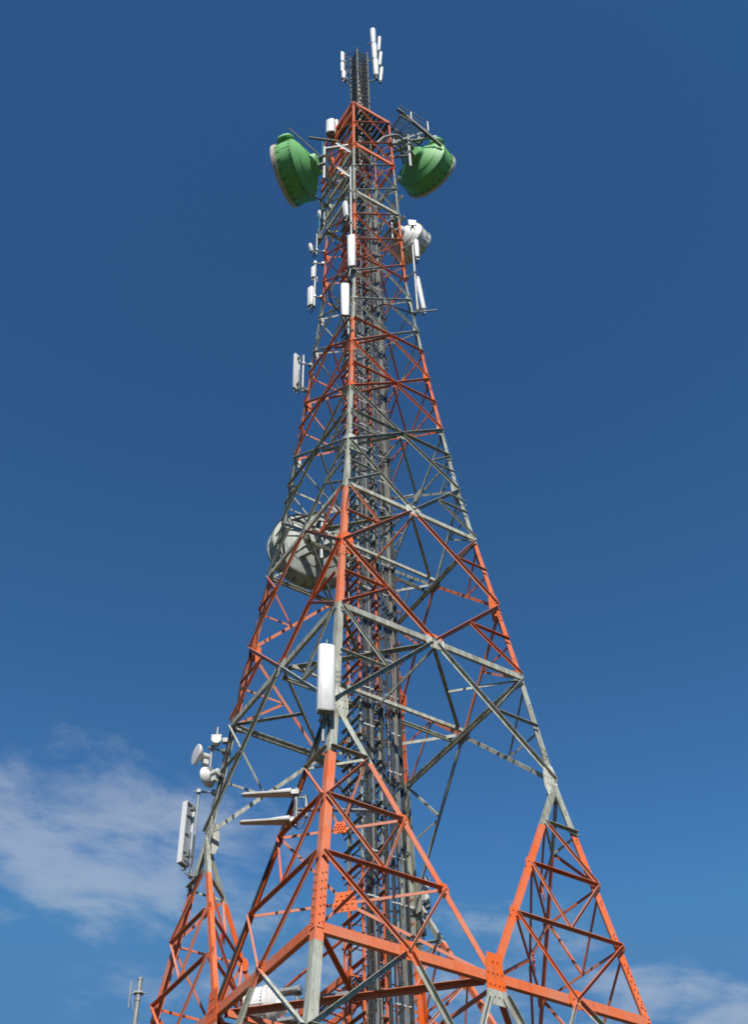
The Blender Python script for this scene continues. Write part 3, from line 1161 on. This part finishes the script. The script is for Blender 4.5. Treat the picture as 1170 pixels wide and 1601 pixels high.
mb.box(o + UP * .2, V((1, 0, 0)), V((0, 1, 0)), UP, .3, .1, .08)
mb.box(o + V((.25, .1, .1)), V((1, 0, 0)), V((0, 1, 0)), UP, .14, .14, .14)
mb.build('clamp', M_GALV, t)

# --- log periodic blades
yl = -4.25


def blade(label, px0, px1, py, Y):
    a = at(px0, py, Y)
    b = at(px1, py + 4, Y)
    t = thing('log_periodic_antenna', label, 'antenna', a, 'log periodic antennas on the near left')
    d = V((b.x - a.x, 0, 0)).normalized()
    L = abs(b.x - a.x)
    s = V((0, 1, 0))
    mb = MB()
    w0, w1 = .27, .13
    out = [(0, -w0 / 2), (L - .03, -w1 / 2), (L, -w1 / 2 + .03), (L, w1 / 2 - .03), (L - .03, w1 / 2), (0, w0 / 2)]
    pts = [a + d * x + s * y - UP * .025 for x, y in out]
    mb.plate(pts, UP, .05)
    mb.build('radome', M_BLADE, t)
    mb = MB()
    mb.plate([p + UP * .040 + s * 0 for p in [a + d * x + s * (y * 1.03) - UP * .035 for x, y in out]], UP, .014)
    mb.plate([a + d * 0 + s * (-.10) + UP * .032, a + d * .45 + s * 0 + UP * .032, a + s * .10 + UP * .032], UP, .07)
    mb.build('cover', M_WHITE, t)
    mb = MB()
    mb.lathe([(0, .07), (.05, .07), (.06, .05), (.12, .05)], a - d * .0 - UP * .0, -d, 14)
    mb.box(a - d * .1, d, s, UP, .18, .2, .12)
    for sg in (-1, 1):
        mb.tube([a - d * .05 + UP * .06 * sg, a - d * .36 + UP * .06 * sg], .012, 5)
    mb.build('clamp', M_GALV, t)


blade('upper of two pale blade shaped antennas pointing left from a pipe', 455, 378, 1241, yl)
blade('lower of two pale blade shaped antennas pointing left from a pipe', 453, 375, 1284, yl)
pole_at('stub pole with clamps holding both blade antennas', 462, 1292, 1233, yl, .05, [])
p0 = at(459, 1266, yl)
p1 = at(598, 1267, -2.9)
mb = MB()
mb.tube([p0, p1], .045, 10)
tag(mb.build('support_pipe', M_GALV, None, True), 'long horizontal pipe behind the near leg carrying the blade antennas', 'pipe')
w = at(479, 1275, yl)
t = thing('whip_antenna', 'short white stick antenna right of the blade antennas', 'antenna', w)
mb = MB()
mb.tube([w, V((w.x, w.y, zat(w.x, w.y, 1243)))], .035, 10)
mb.build('rod', M_OFFWHITE, t, True)
mb = MB()
for dz in (.08, .5):
    mb.tube([w + UP * dz, V((p0.x, p0.y, w.z + dz))], .018, 6)
mb.lathe([(-.05, .055), (.06, .055)], w, UP, 10)
mb.build('arm', M_GALV, t)
for k, (a_, b_, sag) in enumerate((((462, 1250), (455, 1292), .25), ((480, 1275), (458, 1290), .3), ((470, 1246), (479, 1270), .1))):
    A_, B_ = at(*a_, yl - .1), at(*b_, yl - .1)
    mb = MB()
    mb.tube([lerp(A_, B_, i / 10) + V((.25 * sag, 0, -1.4 * sag)) * (4 * (i / 10) * (1 - i / 10)) * .5 for i in range(11)], .012, 5)
    tag(mb.build('jumper_cable', M_BLACK, None, True), 'thin black jumper cable looping beneath the blade antennas', 'cable', 'jumper cables at the blade antennas')

# --- pipe antenna at the lower left corner, standing on its own mast
b0 = at(219, 1532, 1.0)
t = thing('pipe_mast', 'grey pipe mast with small dipole at the lower left corner', 'mast', V((b0.x, b0.y, 0)))
mb = MB()
mb.tube([V((b0.x - .1, b0.y, 0)), V((b0.x, b0.y, b0.z))], .066, 14)
mb.lathe([(-.02, .075), (.05, .075)], b0 - UP * .55, UP, 14)
mb.lathe([(-.02, .075), (.03, .075)], b0 - UP * 1.2, UP, 14)
mb.lathe([(0, .075), (.05, .075), (.07, .04)], b0 - UP * .01, UP, 14)
mb.build('pipe', M_GALV, t, True)
mb = MB()
c = b0 - UP * .35
mb.box(c, V((1, 0, 0)), V((0, 1, 0)), UP, .22, .18, .05)
mb.tube([c - V((.22, 0, 0)), c + V((.2, 0, 0))], .02, 6)
mb.tube([c + V((-.22, 0, -.4)), c + V((-.22, 0, .35))], .02, 6)
mb.tube([c + V((-.15, 0, -.1)), c + V((-.1, 0, -.4)), c + V((-.02, 0, -.6))], .012, 6)
mb.build('dipole', M_GALV, t)

# ------------------------------------------------------------------ top mast and its antennas
ZM0, ZM1 = 57.8, zat(0, 0, 82) - .2
WM = .47
mast = thing('antenna_mast', 'slim dark lattice mast standing on top of the tower', 'mast', (0, 0, ZM0))


def mc(k, z):
    h = WM / math.sqrt(2) * 1.0
    p = E1 * (SG[k][0] * h) + E2 * (SG[k][1] * h) + E1 * .12 + E2 * .12
    return V((p.x, p.y, z))


for k in 'NRLB':
    mb = MB()
    mb.tube([mc(k, ZM0), mc(k, ZM1)], .045, 8)
    mb.lathe([(0, .07), (.06, .07)], mc(k, ZM1), UP, 8)
    for z in range(int(ZM0) + 1, int(ZM1), 3):
        mb.lathe([(-.04, .08), (.04, .08)], mc(k, z + .2), UP, 8)
    mb.build('mast_leg', M_DARKSTEEL, mast, True)
for (ka, kb, n) in FACES:
    z = ZM0
    i = 0
    while z < ZM1 - .4:
        mb = MB()
        a, b = (ka, kb) if i % 2 else (kb, ka)
        mb.tube([mc(a, z), mc(b, z + .48)], .024, 6)
        mb.tube([mc(b, z) + n * .02, mc(a, z + .48) + n * .02], .02, 6)
        mb.tube([mc(ka, z + .48), mc(kb, z + .48)], .024, 6)
        mb.build('lacing_bar', M_DARKSTEEL, mast)
        z += .48
        i += 1
mb = MB()
for q in range(5):
    p = E1 * (.05 + .06 * q) + E2 * (.2)
    mb.tube([V((p.x, p.y, ZM0)), V((p.x, p.y, ZM1 - 1.0 - q * 1.1))], .03, 6)
mb.build('cable', M_BLACK, mast, True)
for (k, dz) in (('R', 0), ('B', -.8)):
    mb = MB()
    p = mc(k, ZM1 + .1 + dz)
    mb.lathe([(0, .05), (.1, .06), (.16, .03)], p, UP, 10)
    mb.build('lamp', M_RED, mast, True)

# right: fat three-piece white tube, and three slender tubes
bx = at(588.5, 119, .0)
tz = zat(bx.x, bx.y, 46)
t = thing('omni_antenna', 'tall fat white tube antenna of three stacked sections on the top mast', 'antenna', bx)
hh = (tz - bx.z) / 3
for q in range(3):
    mb = MB()
    r = .155
    mb.lathe([(q * hh, r * .8), (q * hh + .06, r), ((q + 1) * hh - .1, r), ((q + 1) * hh - .02, r * .8)], bx - V((.035 * q, 0, 0)), UP, 24)
    mb.build('tube_section', M_WHITE, t, True)
mb = MB()
mb.lathe([(-.35, .05), (-.1, .08), (0.02, .12)], bx, UP, 12)
for dz in (-.3, 2.2, 4.4):
    mb.tube([bx + UP * dz + V((.0, .06, 0)), mc('R', bx.z + dz - .2)], .03, 6)
mb.build('bracket', M_DARKSTEEL, t)
for q, (xb, yb, xt, yt) in enumerate(((592.5, 79, 594, 58), (594, 102, 596, 82), (595, 127, 597.5, 106))):
    p = at(xb, yb, .3)
    zt_ = zat(p.x, p.y, yt)
    pt = at(xt, yt, .3 + .0)
    pt = V((p.x + (xt - xb + 1.0) / 30.0, p.y, zt_))
    t = thing('tube_antenna', ('topmost', 'middle', 'lowest')[q] + ' of the three slender tilted white tubes right of the fat tube', 'antenna', p, 'slender tube antennas on the top mast')
    mb = MB()
    d = (pt - p).normalized()
    L = (pt - p).length
    mb.lathe([(0, .075), (.05, .09), (L - .05, .09), (L, .07)], p, d, 16)
    mb.build('tube', M_WHITE, t, True)
    mb = MB()
    mb.lathe([(-.18, .06), (0, .06)], p, d, 10)
    mb.tube([p + d * .15, p + d * .15 + V((-.45, 0, 0))], .03, 6)
    mb.tube([p + d * (L * .85), p + d * (L * .85) + V((-.3, 0, 0))], .025, 6)
    mb.build('bracket', M_DARKSTEEL, t)
for q, (px, pyb, pyt, w_) in enumerate(((535.3, 96, 82, .13), (535.3, 112, 98, .13), (537, 123, 112, .2))):
    lab = ('topmost', 'middle', 'lowest')[q] + ' of the three small white panels stacked left of the top mast'
    panel(lab, px, pyb, pyt, .1, w_, .18, az(-.8, -.5), group='small panels left of the top mast')
p = at(538.5, 128, .15)
t = thing('bracket_arm', 'dark bracket arms reaching left from the top mast to the stacked panels', 'side arm', p)
mb = MB()
zt_ = zat(p.x, p.y, 84)
mb.tube([p, V((p.x, p.y, zt_))], .035, 8)
mb.build('pipe', M_DARKSTEEL, t)
for f in (.05, .5, .97):
    mb = MB()
    a = V((p.x, p.y, p.z + (zt_ - p.z) * f))
    mb.tube([a, mc('L', a.z - .6)], .03, 6)
    mb.tube([a - UP * .1, mc('N', a.z - .6)], .025, 6)
    mb.build('arm', M_DARKSTEEL, t)

# ------------------------------------------------------------------ railed platform on the right of the head
zp = LV['top'] - .1
pc = V(corner('R', zp)) + E1 * 1.05 + E2 * .10
t = thing('service_platform', 'small railed steel service platform right of the tower head', 'platform', pc)
mb = MB()
for v in (-.8, 0.0, .8):
    mb.bar(pc + E2 * v - E1 * .9, pc + E2 * v + E1 * .8, .14, .06, UP)
for u in (-.85, .8):
    mb.bar(pc + E1 * u - E2 * .8, pc + E1 * u + E2 * .8, .14, .06, UP)
mb.build('frame', M_DARKSTEEL, t)
mb = MB()
for i in range(15):
    u = -.8 + i * .11
    mb.bar(pc + E1 * u - E2 * .78 + UP * .075, pc + E1 * u + E2 * .78 + UP * .075, .03, .05, E1)
mb.build('grating', M_GALV, t)
mb = MB()
for (u, v) in ((.8, -.8), (.8, .0), (.8, .8), (-.2, .8), (-.2, -.8)):
    mb.tube([pc + E1 * u + E2 * v, pc + E1 * u + E2 * v + UP * 1.05], .03, 6)
for hgt in (.55, 1.05):
    pts = [pc + E1 * u + E2 * v + UP * hgt for u, v in ((-.85, -.8), (.8, -.8), (.8, .8), (-.85, .8))]
    mb.tube(pts, .028, 6)
mb.build('railing', M_GALV, t)
mb = MB()
for v in (-.8, .8):
    angle_bar(mb, pc + E1 * .7 + E2 * v, V(corner('R', zp - 1.8)) + E2 * (v + .9) * .5, E2, .09, .09, .01, 0)
angle_bar(mb, pc - E1 * .6 + E2 * .8 - UP * .2, pc + E1 * 1.2 - E2 * .9 - UP * .35, UP, .12, .1, .012, 0)
angle_bar(mb, pc - E1 * .9 - E2 * .4 - UP * .9, pc + E1 * .5 + E2 * 1.0 - UP * .9, UP, .12, .1, .012, 0)
mb.build('bracing', M_GALV, t)
# curved waveguide bridge passing the right corner
mb = MB()
a = at(588, 225, -.8)
pts = [a, at(600, 215, -.8), at(613, 211.5, -.7), at(623, 212, -.6), at(629, 218, -.4), at(636, 236, .3)]
mb.tube(pts, .07, 8)
tag(mb.build('waveguide', M_GALV, None, True), 'pale curved waveguide arching past the right corner of the head', 'waveguide')
# two pale angle struts and obstruction lamps on the left of the head
for (a_, b_, lab) in (((526, 224), (548, 238), 'upper of two pale short angle struts on the left of the head'), ((528, 262), (549, 277), 'lower of two pale short angle struts on the left of the head')):
    mb = MB()
    angle_bar(mb, at(*a_, -1.6), at(*b_, -1.8), V((0, -1, 0)), .10, .06, .01, 0)
    tag(mb.build('angle_strut', M_WHITE), lab, 'strut')
for (px, py, lab) in ((534, 235, 'upper orange obstruction lamp left of the near leg'), (535, 274, 'lower orange obstruction lamp left of the near leg')):
    o = at(px, py, -1.2)
    t = thing('obstruction_lamp', lab, 'lamp', o)
    mb = MB()
    mb.lathe([(-.12, .07), (-.08, .11), (.08, .11), (.14, .05)], o, UP, 14)
    mb.build('lens', plain('orange_lens', (.62, .14, .03), None, .3), t, True)
    mb = MB()
    mb.tube([o - UP * .12, o - UP * .12 + V((.35, .1, .0))], .03, 6)
    mb.build('arm', M_GALV, t)

# loose black jumpers on the shaft
def loose(pts2, r, lab, grp=None, Y=-1.9):
    mb = MB()
    P = [at(x, y, Y + (d or 0)) for x, y, d in pts2]
    out = []
    n_ = len(P)
    for i in range(n_ - 1):
        p0, p1, p2, p3 = P[max(0, i - 1)], P[i], P[i + 1], P[min(n_ - 1, i + 2)]
        for q in range(6):
            t_ = q / 6
            out.append(0.5 * ((2 * p1) + (p2 - p0) * t_ + (2 * p0 - 5 * p1 + 4 * p2 - p3) * t_ ** 2 + (3 * p1 - p0 - 3 * p2 + p3) * t_ ** 3))
    out.append(P[-1])
    mb.tube(out, r, 7)
    tag(mb.build('jumper_cable', M_BLACK, None, True), lab, 'cable', grp)


loose([(548, 420, -.3), (547, 438, -.2), (560, 448, .3), (583, 456, .6), (595, 470, .9)], .035, 'thick black jumper sweeping from the near leg panels towards the ladder')
loose([(580, 494, 1.4), (588, 481, 1.0), (604, 476, .6), (622, 482, .3), (640, 488, .6), (652, 490, .8)], .032, 'thick black jumper hanging across to the crossbar on the right')
loose([(532, 432, -.1), (520, 441, 0), (515, 458, .2), (520, 476, .6), (533, 490, 1.0)], .03, 'black jumper hanging in a loop left of the near leg')
loose([(505, 1112, -2.3), (505, 1128, -2.3), (498, 1150, -2.0), (487, 1190, -1.6)], .03, 'black jumper below the big white panel')
# thin feeders clipped to the legs
for k, za, zb_, lab in (('L', 45.5, 18.0, 'black feeder cable clipped down the left leg inside its angle, wandering between clips'), ('L', 36.0, 22.0, 'shorter black feeder cable clipped beside another on the left leg'),
                        ('R', 44.0, 24.0, 'black feeder cable clipped down the right leg inside its angle'), ('N', 44.0, 24.5, 'black feeder cable clipped inside the near leg')):
    mb = MB()
    pts = []
    z = za + H0
    o_ = random.random() * 5
    while z > zb_ + H0:
        c = corner(k, z)
        inn = V((-c.x, -c.y, 0)).normalized()
        sd_ = inn.cross(UP)
        pts.append(c + inn * (.10 + .05 * math.sin(z * 2.1 + o_)) + sd_ * ((.16 if za < 40 else .10) + .05 * math.sin(z * 1.3 + o_)))
        z -= .55
    mb.tube(pts, .02, 6)
    tag(mb.build('leg_cable', M_MATTE, None, True), lab, 'cable')
# black tubes standing in for the shade on the near foot's left brace
qn = corner('N', LV['n1'])
mnl = (corner('N', LV['B1']) + corner('L', LV['B1'])) / 2
for i in range(2):
    mb = MB()
    o = -E1 * .05 + UP * (.06 * i - .03)
    mb.tube([lerp(qn, mnl, f) + o + V((0, 0, 0.008 * math.sin(f * 40 + i))) for f in [j / 24 for j in range(2, 25)]], .032, 8)
    tag(mb.build('brace_shade_tube', M_BLACK, None, True), 'black tube standing in for shade along the left brace of the near foot', 'cable', 'shade tubes on the near foot brace')

# ------------------------------------------------------------------ ground
mb = MB()
R = 900
mb.add([V((-R, -R, 0)), V((R, -R, 0)), V((R, R, 0)), V((-R, R, 0))], [(0, 1, 2, 3)])
gm, nt, b = nodes_of('dry_grass_ground')
pos = N(nt, 'ShaderNodeNewGeometry').outputs['Position']
f = ramp(nt, noise(nt, pos, .25, 8, .65), [(.35, (0.028, .040, .014)), (.55, (.045, .048, .02)), (.7, (.09, .075, .045))])
nt.links.new(f, b.inputs['Base Color'])
b.inputs['Roughness'].default_value = .95
tag(mb.build('ground', gm), 'grassy ground', None, None, 'structure')

# ------------------------------------------------------------------ light
sd = V((.10, -.99, 0)).normalized()
EL = math.radians(48)
sun_dir = V((sd.x * math.cos(EL), sd.y * math.cos(EL), math.sin(EL)))
ld = bpy.data.lights.new('sun', 'SUN')
ld.energy = 5.0
ld.angle = math.radians(.53)
ld.color = (1.0, .955, .89)
lo = bpy.data.objects.new('sun', ld)
C.objects.link(lo)
lo.rotation_euler = (-sun_dir).to_track_quat('-Z', 'Y').to_euler()

wd = bpy.data.worlds.new('World')
S.world = wd
wd.use_nodes = True
nt = wd.node_tree
bg = nt.nodes['Background']
sky = N(nt, 'ShaderNodeTexSky', sky_type='NISHITA')
sky.sun_disc = False
sky.sun_elevation = EL
sky.sun_rotation = math.atan2(sun_dir.x, sun_dir.y)
sky.altitude = 600
sky.air_density = 1.0
sky.dust_density = 0.0
sky.ozone_density = 2.0
tc = N(nt, 'ShaderNodeTexCoord')
gen = tc.outputs['Generated']
sep = N(nt, 'ShaderNodeSeparateXYZ')
nt.links.new(gen, sep.inputs[0])


def mth(op, a, b=None, c=None):
    n = N(nt, 'ShaderNodeMath', operation=op)
    for i, v in enumerate((a, b, c)):
        if v is None:
            continue
        if isinstance(v, (int, float)):
            n.inputs[i].default_value = v
        else:
            nt.links.new(v, n.inputs[i])
    return n.outputs[0]


zc = mth('MAXIMUM', sep.outputs[2], .05)
cmb = N(nt, 'ShaderNodeCombineXYZ')
nt.links.new(mth('DIVIDE', sep.outputs[0], zc), cmb.inputs[0])
nt.links.new(mth('DIVIDE', sep.outputs[1], zc), cmb.inputs[1])
plane = cmb.outputs[0]                     # a flat cloud layer overhead, seen in true perspective


def patch(c, ang, rx, ry, edge=.35):
    m = N(nt, 'ShaderNodeMapping', vector_type='TEXTURE')
    m.inputs['Location'].default_value = (c[0], c[1], 0)
    m.inputs['Rotation'].default_value = (0, 0, ang)
    m.inputs['Scale'].default_value = (rx, ry, 1)
    nt.links.new(plane, m.inputs[0])
    ln = N(nt, 'ShaderNodeVectorMath', operation='LENGTH')
    nt.links.new(m.outputs[0], ln.inputs[0])
    r = N(nt, 'ShaderNodeMapRange', interpolation_type='SMOOTHSTEP')
    nt.links.new(ln.outputs['Value'], r.inputs[0])
    r.inputs[1].default_value = 1.0
    r.inputs[2].default_value = edge
    r.inputs[3].default_value = 0
    r.inputs[4].default_value = 1
    return r.outputs[0]


def uv(px, py):
    d = CF + CR * ((px - PW / 2) / FPX) - CU * ((py - PH / 2) / FPX)
    return (d.x / d.z, d.y / d.z)


def band(pa, pb, rad, edge=.3):
    a, b = uv(*pa), uv(*pb)
    c = ((a[0] + b[0]) / 2, (a[1] + b[1]) / 2)
    return patch(c, math.atan2(b[1] - a[1], b[0] - a[0]), math.hypot(b[0] - a[0], b[1] - a[1]) / 2, rad, edge)


mask = mth('MAXIMUM', band((-420, 1155), (640, 1480), .42, .08), mth('MULTIPLY', band((480, 1330), (1080, 1560), .20, .1), .62))
mask = mth('MAXIMUM', mask, mth('MULTIPLY', band((-500, 1380), (1500, 1700), .62, .0), .62))
mask = mth('MAXIMUM', mask, mth('MULTIPLY', band((780, 1500), (1420, 1640), .16), .9))
wn = N(nt, 'ShaderNodeTexNoise')
wn.inputs['Scale'].default_value = 7.0
wn.inputs['Detail'].default_value = 9
wn.inputs['Roughness'].default_value = .63
wn.inputs['Distortion'].default_value = .25
wst = N(nt, 'ShaderNodeMapping')
_a, _b = uv(0, 1200), uv(420, 1330)
wst.inputs['Rotation'].default_value = (0, 0, -math.atan2(_b[1] - _a[1], _b[0] - _a[0]))
wst2 = N(nt, 'ShaderNodeMapping')
wst2.inputs['Scale'].default_value = (.92, 1.1, 1)
nt.links.new(plane, wst.inputs[0])
nt.links.new(wst.outputs[0], wst2.inputs[0])
nt.links.new(wst2.outputs[0], wn.inputs['Vector'])
cl = N(nt, 'ShaderNodeMapRange', interpolation_type='SMOOTHSTEP')
# the mask lowers the threshold: thick in the middle of a bank, wisps at its edge
nt.links.new(mth('ADD', wn.outputs['Fac'], mth('MULTIPLY', mask, .39)), cl.inputs[0])
cl.inputs[1].default_value = .61
cl.inputs[2].default_value = 1.0
dens = mth('MULTIPLY', mth('MULTIPLY', cl.outputs[0], mth('MINIMUM', mth('MULTIPLY', mask, 2.0), 1.0)), .55)
# polarised, deepened blue of the photograph
gm_ = N(nt, 'ShaderNodeGamma')
gm_.inputs[1].default_value = 1.9
nt.links.new(sky.outputs[0], gm_.inputs[0])
ml = N(nt, 'ShaderNodeVectorMath', operation='MULTIPLY')
nt.links.new(gm_.outputs[0], ml.inputs[0])
ml.inputs[1].default_value = (0.4758, 0.5783, 0.4209)
mn = N(nt, 'ShaderNodeVectorMath', operation='MINIMUM')
nt.links.new(ml.outputs[0], mn.inputs[0])
mn.inputs[1].default_value = (0.571, 1.669, 3.477)
mx = mix(nt, dens, mn.outputs[0], (3.441, 3.953, 4.685))
nt.links.new(mx, bg.inputs[0])
bg.inputs[1].default_value = .10

# ------------------------------------------------------------------ camera and view
cd = bpy.data.cameras.new('camera')
cd.sensor_fit = 'VERTICAL'
cd.sensor_height = 24.0
cd.sensor_width = 24.0
cd.lens = FPX / PH * 24.0
cd.clip_end = 3000
co = bpy.data.objects.new('camera', cd)
C.objects.link(co)
co.matrix_world = Matrix(((CR.x, CU.x, -CF.x, CAM.x), (CR.y, CU.y, -CF.y, CAM.y), (CR.z, CU.z, -CF.z, CAM.z), (0, 0, 0, 1)))
S.camera = co
S.cycles.filter_width = 1.7
S.view_settings.view_transform = 'Standard'
S.view_settings.look = 'None'
S.view_settings.exposure = 0.45
S.view_settings.gamma = 1
